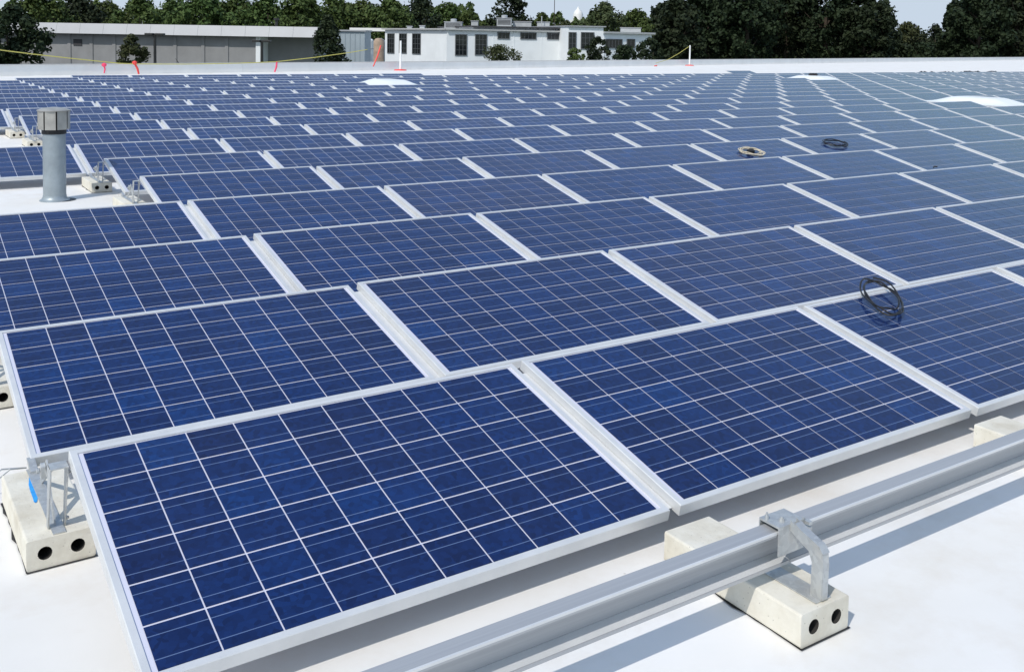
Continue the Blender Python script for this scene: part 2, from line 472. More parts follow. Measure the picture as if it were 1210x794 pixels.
for a, r, c, vis in cand:
    if (r, c) in sset or (not vis and a < -160) : continue
    if r < 3 and not vis: continue
    dj, dt, dz = jit(r, c)
    tf = Matrix.Translation(node(r, c)+dj) @ Matrix.Rotation(TILT+dt, 4, 'X')
    for f in FR.f[:]:
        far.face([tf @ Vector(FR.v[i]) for i in f], 0); uvs += [(0, 0)]*len(f)
    z = -.005
    far.face([tf @ Vector(p) for p in ((.004,.004,z),(PW-.004,.004,z),(PW-.004,PH-.004,z),(.004,PH-.004,z))], 1); uvs += [(0, 0)]*4
    if exists(r, c-1):
        far.face([tf @ Vector(p) for p in ((-.0485,.035,-.0315),(-.0015,.035,-.0315),(-.0015,PH-.045,-.0315),(-.0485,PH-.045,-.0315))], 0); uvs += [(0, 0)]*4
    k += 1; cells_into(far, uvs, 10*k, tf)
fo = far.build('solar_panel_field', [M['frame'], M['back'], M['cell']]); with_uv(fo.data, uvs)
tag(fo, 'distant field of blue solar panels towards the far parapet', 'solar panels', kind='stuff')
print('panels', len(sset), 'near', len(near), 'far', k)

# ------------------------------------------------------------------ ballast blocks
BL, BW, BH = .565, .198, .095
def block_mesh():
    """hollow-core concrete block: long axis y, two round cores in each end"""
    bm = bmesh.new()
    n = 16; hr = .021; xs = (-.047, .047); zc = .048
    def end(y, flip):
        outer = [(-BW/2,0),(0,0),(BW/2,0),(BW/2,BH/2),(BW/2,BH),(0,BH),(-BW/2,BH),(-BW/2,BH/2)]
        return outer
    # shell sides
    v = [bm.verts.new((x, y, z)) for y in (0, BL) for x, z in ((-BW/2,0),(BW/2,0),(BW/2,BH),(-BW/2,BH))]
    for a, b in ((0,1),(1,2),(2,3),(3,0)): bm.faces.new((v[a], v[b], v[b+4], v[a+4]))
    for y, base, sgn in ((0, 0, 1), (BL, 4, -1)):
        for s, x in enumerate(xs):
            # half of the end face: a rectangle with a round hole
            x0, x1 = (-BW/2, 0) if s == 0 else (0, BW/2)
            ring = []; rect = []
            for k in range(n):
                an = 2*math.pi*(k+.5)/n; c_, s_ = math.cos(an), math.sin(an)
                ring.append((x+hr*c_, zc+hr*s_))
                t = min((x1-x)/c_ if c_ > 0 else (x0-x)/c_, (BH-zc)/s_ if s_ > 0 else (0-zc)/s_)
                rect.append((x+t*c_, zc+t*s_))
            rv = [bm.verts.new((a, y, b)) for a, b in ring]; qv = [bm.verts.new((a, y, b)) for a, b in rect]
            dv = [bm.verts.new((a, y+sgn*.09, b)) for a, b in ring]
            for k in range(n):
                l = (k+1) % n
                f1 = (qv[k], qv[l], rv[l], rv[k]); f2 = (rv[k], rv[l], dv[l], dv[k])
                bm.faces.new(f1 if sgn > 0 else f1[::-1]); fh = bm.faces.new(f2 if sgn > 0 else f2[::-1]); fh.material_index = 1
                # corner fill
                pa, pb = rect[k], rect[l]
                if abs(pa[0]-pb[0]) > 1e-6 and abs(pa[1]-pb[1]) > 1e-6:
                    cxx = x1 if (pa[0]+pb[0])/2 > x else x0; czz = BH if (pa[1]+pb[1])/2 > zc else 0
                    cv = bm.verts.new((cxx, y, czz)); f = (qv[l], qv[k], cv); bm.faces.new(f if sgn > 0 else f[::-1])
            fb = bm.faces.new(dv if sgn < 0 else dv[::-1]); fb.material_index = 1
    bmesh.ops.remove_doubles(bm, verts=bm.verts, dist=1e-5)
    bmesh.ops.recalc_face_normals(bm, faces=bm.faces)
    # soften long edges
    es = [e for e in bm.edges if abs(e.verts[0].co.y-e.verts[1].co.y) > .3]
    bmesh.ops.bevel(bm, geom=es, offset=.006, segments=2, profile=.5, affect='EDGES')
    rr = random.Random(3)
    me = bpy.data.meshes.new('ballast_block'); bm.to_mesh(me); bm.free()
    me.materials.append(M['conc']); me.materials.append(M['hole'])
    return me
block_me = block_mesh()
def pad_mesh():
    m = MB(); rr = random.Random(5); pts = []
    for k in range(14): pts.append((-BW/2-.004+rr.uniform(-.005,.006), BL*k/13))
    for k in range(14): pts.append((BW/2+.002+rr.uniform(-.005,.005), BL*(13-k)/13))
    m.face([(x,y-.006,.0035) for x, y in pts][::-1]); 
    return m.mesh('rubber_pad', M['black'])
pad_me = pad_mesh()
def block(c, r, label):
    """block bridging from under the back edge of row r to the front edge of row r+1"""
    x = node(max(r, 0) if r >= 0 else 0, c).x-.025; y = (r*PY + PY - .617)
    e = empty('ballast_block', (x, y, RZ+.004)); e.rotation_euler = (0, 0, random.uniform(-.012, .012))
    link('block_body', block_me, e); pd_ = link('rubber_pad', pad_me, e); pd_.location = (0, 0, -.0035)
    tag(e, label, 'ballast block', 'concrete ballast blocks')
    return e
def bolt(parent, loc, axis='X', r=.008, h=.012):
    m = MB(); m.lathe([(r,0),(r,h*.6),(r*.55,h*.6),(r*.55,h)], 8)
    o = m.build('bolt', M['galv'], parent); o.location = loc
    if axis == 'X': o.rotation_euler = (0, math.pi/2, 0)
    if axis == '-Y': o.rotation_euler = (math.pi/2, 0, 0)
    return o
ZT = RZ+.004+BH                                  # top of a block
def panel_bracket(c, r, label, back=True, frontp=True):
    """galvanised bracket on a block: tall leg for the back edge of row r, low seat for row r+1"""
    x = node(max(r,0), c).x-.028; y0 = node(r, 0).y + PH*ct          # y of the back edge
    e = empty('mounting_bracket', (x, y0, ZT))
    zb = PH*st-.040*ct-ZT                                            # under the frame at the back edge
    m = MB(); m.box((-.020,-.01,.0005), (.018,.55,.0045)); m.build('foot_plate', M['galv'], e, bevel=.0008)
    m = MB(); m.prism([(.035,.004),(.06,.004),(.022,zb),(-.022,zb),(-.022,zb-.03)], -.028, -.024)
    m.prism([(.035,.004),(.06,.004),(.022,zb),(-.022,zb),(-.022,zb-.03)], .020, .024)
    m.build('upright_leg', M['galv'], e)
    m = MB(); m.box((-.028,-.03,zb-.0035),(.024,.024,zb+.0005)); m.build('top_seat', M['galv'], e)
    m = MB(); m.prism([(.05,.004),(.085,.004),(.225,.145),(.205,.16)], -.006, -.001); m.build('diagonal_brace', M['galv'], e)
    m = MB(); m.prism([(.196,.100),(.224,.100),(.224,.140),(.216,.148),(.204,.148),(.196,.140)], -.022, -.008); m.build('clamp_plate', M['galv'], e)
    m = MB(); m.prism([(.40,.004),(.44,.004),(.215,.135),(.20,.12)], .008, .013); m.build('rear_strut', M['galv'], e)
    m = MB(); m.prism([(.50,.004),(.545,.004),(.60,.022),(.60,.027),(.56,.027),(.50,.012)], -.012, .012); m.build('front_seat', M['galv'], e)
    bolt(e, (.024, .0, zb-.03)); bolt(e, (-.034, .21, .125)); bolt(e, (.024, .05, .02))
    tag(e, label, 'bracket', 'galvanised panel brackets')
    return e
def rail_bracket(c, label):
    """arched galvanised bracket that carries the front rail"""
    x = node(0, c).x-.012
    e = empty('rail_bracket', (x, 0, ZT)); z = lambda q: q-ZT
    m = MB(); m.box((-.034,-.60,.0005), (.03,-.30,.0045)); m.build('foot_plate', M['galv'], e, bevel=.0008)
    arm = [(-.600,.004),(-.562,.004),(-.564,z(.070)),(-.552,z(.096)),(-.482,z(.128)),(-.482,z(.160)),(-.520,z(.142)),(-.562,z(.130)),(-.586,z(.122)),(-.600,z(.104)),(-.604,z(.07))]
    m = MB(); m.prism(arm, .010, .013); m.prism([(y-.001, q_) for y, q_ in arm], -.0155, -.0125)
    m.build('upright_arm', M['galv'], e)
    m = MB(); m.prism([(-.6035,.004),(-.600,.004),(-.6015,z(.07)),(-.5975,z(.102)),(-.600,z(.106)),(-.6055,z(.07))], -.0125, .010); m.build('arm_web', M['galv'], e)
    m = MB(); m.prism([(-.600,z(.106)),(-.585,z(.1225)),(-.561,z(.1305)),(-.520,z(.1425)),(-.500,z(.1525)),(-.500,z(.1555)),(-.521,z(.1455)),(-.562,z(.1335)),(-.588,z(.1255)),(-.604,z(.108))][::-1], -.0155, .013); m.build('arm_cover', M['galv'], e)
    m = MB(); m.prism([(-.4825,z(.06)),(-.478,z(.06)),(-.478,z(.1405)),(-.408,z(.1405)),(-.408,z(.10)),(-.404,z(.10)),(-.404,z(.1465)),(-.4825,z(.1465))], -.06, .045); m.build('clamp_plate', M['galv'], e)
    m = MB(); m.prism([(-.404,z(.005)),(-.398,z(.005)),(-.398,z(.10)),(-.404,z(.10))], -.04, .03); m.build('rear_leg', M['galv'], e)
    for k in range(3):
        m = MB(); m.box((.046,-.50,z(.098)+k*.017),(.060,-.478,z(.098)+k*.017+.010)); m.build('clamp_tooth', M['galv'], e)
    m = MB(); m.box((.044,-.4825,z(.09)),(.050,-.476,z(.15))); m.build('tooth_plate', M['galv'], e)
    bolt(e, (.013,-.582,z(.106)), r=.009); bolt(e, (-.02,-.455,z(.1465)), axis='Z', r=.009); bolt(e, (-.05,-.425,z(.1465)), axis='Z', r=.006, h=.02)
    tag(e, label, 'bracket', 'rail brackets')
    return e
block(1, -1, 'cream concrete block carrying the front rail, beside the nearest panel gap')
block(2, -1, 'cream concrete block at the right edge, under the front rail')
rail_bracket(1, 'arched galvanised bracket gripping the front rail on the nearest concrete block')
rail_bracket(2, 'galvanised rail bracket at the right edge of the photo')
block(0, 0, 'concrete block with two round holes at the left end, behind the front panel')
panel_bracket(0, 0, 'v-shaped galvanised bracket at the left corner of the front panel')
block(0, 1, 'concrete block cut by the left edge, beside the second row')
panel_bracket(0, 1, 'galvanised bracket at the left edge of the photo, behind the second row')
LB = {3:'fourth', 4:'fifth', 5:'sixth'}
for r in (3, 4, 5):
    block(1, r, 'concrete block at the left end of the %s row, beside the vent pipe gap' % LB[r])
    panel_bracket(1, r, 'galvanised bracket at the left end of the %s row from the front' % LB[r])
for r in (7, 8, 9):
    block(1, r, 'small pale concrete block at the left end of the %s row, behind the vent' % ORD[r+1])
    panel_bracket(1, r, 'small bracket at the left end of the %s row, behind the vent' % ORD[r+1])

# ------------------------------------------------------------------ front rail
def rail(x0, x1, name, label):
    t = .0028
    yb, yf = -.418, -.473
    prof = [(yb,.022),(yb,.130),(yf,.1255),(yf,.110),(yf+t,.110),(yf+t,.1225),(yb-t,.1268),(yb-t,.0275),(-.460,.0275),(-.460,.0165),(-.4628,.0165),(-.4628,.0303),(yb-t-.0005,.0303)]
    # simpler closed outline of the channel, open towards the viewer
    prof = [(yb,.024),(yb,.130),(yf,.1255),(yf,.109),(yf+t,.109),(yf+t,.1226),(yb-t,.1270),(yb-t,.0268),(-.460,.0268),(-.460,.0165),(-.4632,.0165),(-.4632,.0240)]
    m = MB()
    def strip(a, b):
        m.prism([a[0], a[1], b[1], b[0]], x0, x1)
    m.box((x0, yb-t, .0330), (x1, yb, .1270))                                             # web
    m.prism([(yf,.1228),(yb,.1272),(yb,.1302),(yf,.1258)], x0, x1)                        # top flange
    m.box((x0, yf-.002, .1225), (x1, yf+.0045, .1290), 1)                                 # front bead, paler material paints in the edge glint
    m.box((x0, yf-.0012, .1165), (x1, yf+.0015, .1224))                                   # lip
    m.box((x0, -.441, .1085), (x1, yb-t, .1115), 1)                                       # ledge under the lip
    m.prism([(-.4600,.0215),(yb,.0305),(yb,.0330),(-.4600,.0245)], x0, x1, 1)             # sloping bottom flange, its lit look put into the paler material
    m.box((x0, -.4635, .0150), (x1, -.4602, .0246))                                       # bottom lip
    o = m.build(name, [M['rail'], M['frame']])
    return tag(o, label, 'rail', 'front rails')
xs_ = node(0,1).x+.0
rail(-.9, xs_-.004, 'mounting_rail', 'aluminium channel rail left of the rail bracket, in front of the nearest panel')
rail(xs_, 5.2, 'mounting_rail', 'aluminium channel rail right of the rail bracket, running to the right edge')

# ------------------------------------------------------------------ vent pipe
e = empty('vent_pipe', (1.17, 8.46, RZ))
m = MB(); m.lathe([(.140,.0),(.138,.008),(.122,.016),(.110,.035),(.106,.055)], 28); m.build('base_flange', M['pipe'], e, smooth=True)
m = MB(); m.lathe([(.135,.001),(.130,.004)], 28); m.build('foot_disc', M['black'], e).location = (.06, .0, 0)  # thin black disc at the pipe foot, set off to one side
m = MB(); m.lathe([(.104,.05),(.104,.74)], 32); m.build('pipe', M['pipe'], e, smooth=True)
m = MB(); m.lathe([(.112,.66),(.112,.70)], 32); m.build('collar', M['black'], e, smooth=True)
m = MB()
for k in range(8):                                # drum of bent plates with open slots between them
    a0 = 2*math.pi*k/8+.05; a1 = 2*math.pi*(k+1)/8-.05
    for ra, rb in ((.142, .146),):
        pts = [(ra, a0), (ra, a1), (rb, a1), (rb, a0)]
        b = [(p*math.cos(a), p*math.sin(a)) for p, a in pts]
        lo, hi = .705, .885
        i = len(m.v); m.v += [(x, y, lo) for x, y in b]+[(x, y, hi) for x, y in b]
        for q in ((0,1,2,3),(7,6,5,4),(0,4,5,1),(1,5,6,2),(2,6,7,3),(3,7,4,0)): m.f.append(tuple(i+k_ for k_ in q)); m.m.append(0)
dr = m.build('cap_drum', M['cap'], e)
m = MB(); m.lathe([(.118,.70),(.118,.885)], 24); m.build('inner_sleeve', M['black'], e, smooth=True)
m = MB(); m.lathe([(.152,.885),(.154,.893),(.10,.912),(.02,.922)], 24); m.build('cap_lid', M['cap'], e, smooth=True)
tag(e, 'grey blue vent pipe with a round metal cap standing on the white roof', 'vent pipe')

# ------------------------------------------------------------------ skylights
def skylight(c, r, label):
    x0 = node(r, c).x+.10; x1 = x0+1.45; y0 = r*PY+.06; y1 = y0+2.45
    e = empty('skylight', ((x0+x1)/2, (y0+y1)/2, RZ)); a, b = (x1-x0)/2, (y1-y0)/2
    m = MB(); m.box((-a,-b,0),(a,b,.235)); m.build('curb', M['curb'], e, bevel=.01)
    m = MB(); m.box((-a-.03,-b-.03,.235),(a+.03,b+.03,.275)); m.build('retaining_frame', M['frame'], e, bevel=.006)
    m = MB(); n = 20; H_ = .15
    def pt(i, j):
        u, v = -1+2*i/n, -1+2*j/n
        sm = lambda t: (lambda w: w*w*(3-2*w)*.75+w*.25)(min(1, t/.62)); h = sm(1-abs(u))*sm(1-abs(v))
        return (u*a*.99, v*b*.99, .275+H_*h)
    base = len(m.v); m.v += [pt(i, j) for j in range(n+1) for i in range(n+1)]
    for j in range(n):
        for i in range(n):
            k = base+j*(n+1)+i; m.f.append((k, k+1, k+n+2, k+n+1)); m.m.append(0)
    o = m.build('dome', M['dome'], e); o.data.polygons.foreach_set('use_smooth', [True]*len(o.data.polygons))
    return tag(e, label, 'skylight', 'domed skylights among the panels')
skylight(13, 7, 'large white domed skylight among the panels at the right')
skylight(7, 15, 'white domed skylight in the far rows, in front of the white office building')
sk3 = skylight(18, 15, 'farthest white domed skylight, below the dark trees at the right')
m = MB(); m.lathe([(.16,0),(.20,.05),(.14,.10)], 10); o = m.build('cloth_bundle', M['black']); o.location = (31.9, 25.2, RZ+.53)
o.location = sk3.location + Vector((.15,.15,.418)); tag(o, 'small black bundle lying on the farthest skylight', 'bundle')

# ------------------------------------------------------------------ cables lying on the panels
def coil(center, rx, ry, turns, r, mat, name, label, cat, tilt=TILT, rz=0, seed=0, lift=.0):
    q = random.Random(seed); pts = []; n = 36*turns
    for k in range(n+1):
        a = 2*math.pi*k/36; s = 1+.13*math.sin(a*.37+seed)+.05*math.sin(a*1.7+seed)
        pts.append(Vector((rx*s*math.cos(a), ry*s*math.sin(a), r*1.1+r*1.3*(k/36)*.7+.012*math.sin(a*2+k*.03)**2+lift*max(0, math.sin(a+1.2)))))
    m = MB(); m.tube(pts, r, 6)
    o = m.build(name, mat, smooth=True); o.location = center; o.rotation_euler = (tilt, 0, rz)
    o.rotation_euler = (Matrix.Rotation(tilt, 3, 'X') @ Matrix.Rotation(rz, 3, 'Z')).to_euler()
    return tag(o, label, cat)
def on_panel(r, c, u, v, up=.002):
    o = node(r, c); return o+Vector((u, v*ct-up*st, v*st+up*ct))
coil(on_panel(0, 2, .49, .90, .006), .20, .090, 3, .0048, M['black'], 'cable_coil', 'black cable loop lying across the back edge of the front right panel', 'cable', rz=.86, seed=1, lift=.0)
coil(on_panel(4, 5, .62, .50, .004), .16, .14, 4, .0065, M['coil'], 'cable_coil', 'pale rope coil lying on a panel behind the loose black cable', 'cable', seed=2)
m = MB(); m.lathe([(.05,0),(.055,.03),(.03,.05)], 10); o = m.build('cloth_scrap', M['black']); o.location = on_panel(4, 5, .63, .52, .004); tag(o, 'dark scrap inside the pale rope coil', 'scrap')
coil(on_panel(4, 6, .70, .62, .004), .19, .14, 4, .005, M['black'], 'cable_coil', 'small flat black cable coil right of the pale rope coil', 'cable', seed=3)
m = MB(); m.tube([(0,0,0),(.03,.01,.008),(.06,.0,.006),(.09,.02,0)], .008, 6); o = m.build('cable_end', M['black'], smooth=True)
o.location = Vector((9.135, 4.127, .232)); tag(o, 'short dark cable end on the panel edge at the right', 'cable')
# thin wires poking out at the left corner of the second row
m = MB(); b0 = Vector((-.005, node(1,0).y+.03, -.045))
for dx, dy, dz in ((-.11,-.03,-.02),(-.16,.0,-.035)):
    m.tube([b0, b0+Vector((dx*.5,dy*.5,.012)), b0+Vector((dx,dy,dz))], .003, 5)
tag(m.build('loose_wires', M['galv']), 'thin loose wires sticking out at the left corner of the second row', 'wires')
# blue spray mark, on the top of the left block and spilling along it
q = random.Random(4); m = MB(); pts = []
for k in range(22):
    a = 2*math.pi*k/22; s = 1+q.uniform(-.12,.12)
    pts.append(((.015+.004*math.sin(a))*s*math.cos(a), .12*s*math.sin(a)))
m.face([(x-.055, y, .0012) for x, y in pts])
o = m.build('paint_mark', M['bluepaint']); o.location = (.043, 1.345, ZT+.0006); o.rotation_euler = (0, 0, -.10)
tag(o, 'bright blue spray paint mark on the block at the left end', 'paint mark')
# dark heaps of bent tubes by the far right panels
for x0, y0, lab in ((46.0, 29.9, 'left'), (50.5, 30.4, 'right')):
    q = random.Random(int(x0)); m = MB()
    for k in range(5):
        pts = [(x0+i*.42+q.uniform(-.1,.1), y0+q.uniform(-.15,.15)+.1*k, RZ+.06+q.uniform(0,.28)) for i in range(9)]
        m.tube(pts, .045, 5)
    tag(m.build('dark_heap', M['black']), '%s dark heap behind the last panels at the right' % lab, 'cable heap')

# ------------------------------------------------------------------ rope, stakes and ribbons at the far roof edge
def on_parapet(px, z, off=-.6):
    """point above the strip of roof in front of the parapet, seen in direction px"""
    d = ray(px, 75); o = PA + pn*off
    t = (o-CAM).xy.dot(pn.xy)/d.xy.dot(pn.xy)
    X = CAM+d*t; return Vector((X.x, X.y, z))
def zpix(px, py, off=-.6):
    d = ray(px, py); o = PA+pn*off
    t = (o-CAM).xy.dot(pn.xy)/d.xy.dot(pn.xy); return CAM+d*t
def tape(pix, name, label):
    pts = [zpix(*p) for p in pix]
    fine = []
    for a, b in zip(pts, pts[1:]):
        for k in range(6): fine.append(a.lerp(b, k/6))
    fine.append(pts[-1])
    m = MB(); m.tube(fine, .018, 6)
    return tag(m.build(name, M['yellow'], smooth=True), label, 'rope', 'yellow warning ropes')
tape([(-40,52.5),(0,59.5),(40,64.5),(90,70),(140,75.2),(160,76)], 'warning_rope', 'yellow warning rope sagging from the left edge to the red ribbon')
tape([(160,76),(220,76.2),(280,75.2),(325,73.5),(370,68.5),(410,63),(434,59)], 'warning_rope', 'yellow warning rope in front of the grey warehouse, rising to the orange ribbon')
tape([(775,75),(790,70.5),(803,63),(814,55.5)], 'warning_rope', 'short yellow rope tied to the right white post')
def ribbon(px0, py0, px1, py1, mat, label, r=.045, knot=True):
    a, b = zpix(px0, py0), zpix(px1, py1); b.z = max(b.z, RZ+.01)
    e = empty('warning_ribbon', b); m = MB()
    pts = [Vector((0,0,0)), (a-b)*.5+Vector((.03,0,0)), a-b]; m.tube(pts, [r*.75, r, r*.9], 5); m.build('ribbon_tail', mat, e)
    if knot:
        m = MB(); m.lathe([(.03,-.07),(.09,-.02),(.10,.04),(.03,.09)], 8); o = m.build('ribbon_knot', mat, e); o.location = a-b
    return tag(e, label, 'ribbon', 'warning ribbons')
ribbon(123, 77.5, 123, 87, M['pink'], 'pink ribbon with a round knot, leftmost on the rope', .03)
ribbon(159, 75, 164, 88, M['red'], 'red ribbon hanging slanted, second from the left')
ribbon(327, 73.5, 324.5, 85.5, M['pink'], 'pink ribbon in front of the grey warehouse wall by its right bay', knot=False)
ribbon(450, 54, 441, 79, M['red'], 'long orange red ribbon left of the white office building', .04, knot=False)
ribbon(776, 78, 773, 87.5, M['red'], 'short red ribbon left of the right white post', .06, knot=False)
def post(px, ytop, ybot, label):
    b = zpix(px, ybot); b.z = RZ; t = zpix(px, ytop); e = empty('guard_post', b); h = t.z-b.z
    m = MB(); m.lathe([(.065,.03),(.055,.06),(.05,h)], 10); m.build('post', M['white'], e, smooth=True)
    m = MB(); m.lathe([(.32,0),(.30,.05),(.10,.07)], 14); m.build('base_plate', M['red'], e, smooth=True)
    return tag(e, label, 'guard post', 'white guard posts')
post(473, 48.5, 88, 'white guard post in front of the office building')
post(814.5, 54, 87, 'white guard post in front of the dark trees')

# ------------------------------------------------------------------ buildings beyond the roof
GZ = -5.6
def plane_hit(px, py, A, n):
    d = ray(px, py); return CAM+d*((A-CAM).dot(n)/d.dot(n))
class Facade:
    """vertical wall plane through two ground points; s along the wall, z up, out = towards viewer"""
    def __init__(s, A, B):
        s.A = Vector((A.x, A.y, 0)); s.B = Vector((B.x, B.y, 0)); s.d = (s.B-s.A).normalized(); s.n = Vector((s.d.y, -s.d.x, 0))
        s.L = (s.B-s.A).length
    def hit(s, px, py):
        X = plane_hit(px, py, s.A, s.n); return (X-s.A).dot(s.d), X.z
    def frame(s, name, loc=None):
        return empty(name, s.A + Vector((0,0,GZ)), math.atan2(s.d.y, s.d.x))
    # local frame: x along wall, -y towards the viewer, z from the ground
    def loc(s, px, py):
        a, z = s.hit(px, py); return a, z-GZ
def window(par, F, px0, py0, px1, py1, nx, ny, sill=True):
    a0, zt = F.loc(px0, py0); a1, zb = F.loc(px1, py1)
    m = MB(); w = a1-a0; h = zt-zb; t = .06; y0, y1 = -.07, .02
    m.box((a0-t,y0,zb-t),(a0,y1,zt+t)); m.box((a1,y0,zb-t),(a1+t,y1,zt+t)); m.box((a0,y0,zb-t),(a1,y1,zb)); m.box((a0,y0,zt),(a1,y1,zt+t))
    fr = m.build('window', M['muntin'], par)
    for k in range(1, nx):
        x = a0+w*k/nx; b = MB(); b.box((x-.011,-.055,zb+.002),(x+.011,-.02,zt-.002)); b.build('window_bar', M['muntin'], fr)
    for k in range(1, ny):
        z = zb+h*k/ny; b = MB(); b.box((a0+.002,-.059,z-.010),(a1-.002,-.016,z+.010)); b.build('window_bar', M['muntin'], fr)
    p = MB(); p.box((a0+.001,-.03,zb+.001),(a1-.001,-.004,zt-.001)); p.build('pane', M['pane'], fr)
# --- long grey warehouse on the left
A = at(-60, 40, 71.5); B = at(372, 44, 70)
F = Facade(A, B); e = F.frame('warehouse')
_, zt1 = F.loc(200, 29.8); _, ze = F.loc(200, 42.0)
a_bay, _ = F.loc(303, 50)
m = MB(); m.box((0,.0,0),(a_bay,5,ze)); m.build('wall', M['greywall'], e)
m = MB(); m.box((a_bay+.02,1.6,0),(F.L,5,ze-.01)); m.build('bay_wall', M['greywall'], e)
m = MB(); m.box((a_bay-.02,-.08,0),(a_bay+.30,1.58,ze-.005)); m.build('bay_pier', M['whitewall'], e)
npan = 16
for k in range(npan):
    x0 = (F.L+.6)*k/npan-.3; x1 = (F.L+.6)*(k+1)/npan-.3
    m = MB(); m.prism([(-.60,ze+.01),(-.54,ze+.01),(-.30,zt1),(-.38,zt1+.01)], x0+.006, x1-.006); m.build('fascia_panel', M['fascia'], e)
m = MB(); m.box((-.3,-.55,ze+.002),(F.L+.3,5,ze+.05)); m.build('soffit', M['coping'], e)
m = MB(); m.face([(-.3,-.34,zt1-.01),(F.L+.3,-.34,zt1-.01),(F.L+.3,5.2,zt1+.05),(-.3,5.2,zt1+.05)]); m.build('roof', M['coping'], e)
for px in (82, 108, 135, 207, 240, 268):         # shallow piers in the wall
    x, _ = F.loc(px, 55); m = MB(); m.box((x-.12,-.06,0),(x+.12,.0-.002,ze-.02)); m.build('wall_pier', M['greywall'], e)
x, z = F.loc(92, 50); m = MB(); m.box((x-.3,-.05,z-.25),(x+.3,-.004,z+.2)); m.build('wall_vent', M['darkroof'], e)
x, z = F.loc(325, 30.5); m = MB(); m.lathe([(.10,0),(.10,.45),(.2,.46),(.2,.6)], 10); o = m.build('roof_vent', M['lamp'], e); o.location = (x, .3, zt1)
tag(e, 'long low grey warehouse with pale metal fascia behind the left parapet', 'building')
# --- pale blue shed between warehouse and office
F2 = Facade(at(396, 40, 83), at(431, 40, 83)); e = F2.frame('storage_shed')
_, z2 = F2.loc(415, 37.5)
m = MB(); m.box((0,0,0),(F2.L,3,z2)); m.build('wall', M['shutter'], e)
m = MB(); m.box((-.1,-.15,z2+.002),(F2.L+.1,3.1,z2+.12)); m.build('roof', M['fascia'], e)
for k in range(1, 6):
    x = F2.L*k/6; m = MB(); m.box((x-.02,-.04,0),(x+.02,-.003,z2-.05)); m.build('wall_rib', M['shutter'], e)
tag(e, 'pale blue storage shed between the dark conifer and the white tank', 'building')
e = empty('white_tank', at(435.5, 60, 88)*1); e.location.z = GZ; zt_ = at(435.5, 46, 88).z-GZ
m = MB(); m.lathe([(.42,0),(.42,zt_-.15),(.3,zt_-.03),(.05,zt_)], 16); m.build('tank_body', M['white'], e, smooth=True)
m = MB(); m.lathe([(.44,zt_-.9),(.44,zt_-.82)], 16); m.build('tank_band', M['coping'], e, smooth=True)
tag(e, 'upright white tank beside the pale blue shed', 'tank')
e = empty('rusty_tank', at(447.5, 60, 92)*1); e.location.z = GZ; zt_ = at(447.5, 45.5, 92).z-GZ
m = MB(); m.lathe([(.48,0),(.48,zt_-.3),(.3,zt_-.05),(.1,zt_)], 16); m.build('tank_body', M['rust'], e, smooth=True)
m = MB(); m.tube([(.56,0,0),(.56,0,zt_-.2),(.2,0,zt_-.05)], .07, 6); m.build('tank_pipe', M['unit'], e, smooth=True)
tag(e, 'rust brown tank left of the white office building', 'tank')
F5 = Facade(at(413, 36, 112), at(462, 36, 110)); e = F5.frame('flat_canopy')
_, z5 = F5.loc(440, 33.5); m = MB(); m.box((0,0,z5-.35),(F5.L,6,z5)); m.build('roof', M['white'], e)
for x in (.3, F5.L-.3):
    m = MB(); m.box((x-.1,.3,0),(x+.1,.5,z5-.352)); m.build('column', M['white'], e)
tag(e, 'white flat canopy roof behind the tanks', 'canopy')
# --- white office building
C0 = at(528, 40, 94); L0 = at(455, 40, 104); R0 = at(671, 40, 98)
FL, FRt = Facade(L0, C0), Facade(C0, R0)
e = FRt.frame('office_building')
_, ztop = FRt.loc(530, 35.8)
# left wing
inv = e.matrix_basis.inverted()
def toe(v): return inv @ Vector(v)
lw = empty('x', (0,0,0)); bpy.data.objects.remove(lw)
m = MB(); m.box((0,0,0),(FRt.L,14,ztop)); m.build('wall', M['whitewall'], e)
rz_l = math.atan2(FL.d.y, FL.d.x)
wing = MB(); wing.box((0,0,0),(FL.L-.02,9,ztop-.02)); o = wing.build('wing_wall', M['whitewall'], e)
o.matrix_basis = inv @ (Matrix.Translation(FL.A+Vector((0,0,GZ))) @ Matrix.Rotation(rz_l, 4, 'Z'))
for px0, px1 in ((458.5, 466), (472.5, 480.5), (488, 497)):
    window(o, FL, px0, 40.5, px1, 63 if px0 < 487 else 64, 3, 4)
wing = MB(); wing.box((-.25,-.3,ztop+.0),(FL.L+.1,9.2,ztop+.14)); ro = wing.build('wing_roof', M['coping'], e); ro.matrix_basis = o.matrix_basis.copy()
for px0, px1, py0, py1, nx, ny in ((538.5,551,41.5,65.5,3,4),(562,574.5,41.5,65,3,4),(588.5,601.5,39,46,3,1),(615.5,633,39.5,46.5,4,1),(647,664,39.8,46.8,4,1)):
    window(e, FRt, px0, py0, px1, py1, nx, ny)
m = MB(); m.box((-.1,-.3,ztop+.002),(FRt.L+.1,14.2,ztop+.12)); m.build('roof', M['coping'], e)
x0, _ = FRt.loc(560, 40); x1, zt2 = FRt.loc(671, 33.2)
m = MB(); m.box((x0,.4,ztop+.12),(x1,13,zt2-.12)); m.build('upper_wall', M['whitewall'], e)
m = MB(); m.box((x0-.3,-.35,zt2-.12),(x1+.2,13.2,zt2)); m.build('upper_roof', M['darkroof'], e)
m = MB(); x, _ = FRt.loc(501, 40); 
for px in (583, 607, 640):
    x, _ = FRt.loc(px, 50); b = MB(); b.box((x-.03,-.03,0),(x+.03,-.002,ztop-.01)); b.build('downpipe', M['whitewall'], e)
tag(e, 'white office building with dark barred windows and flat dark roof', 'building')
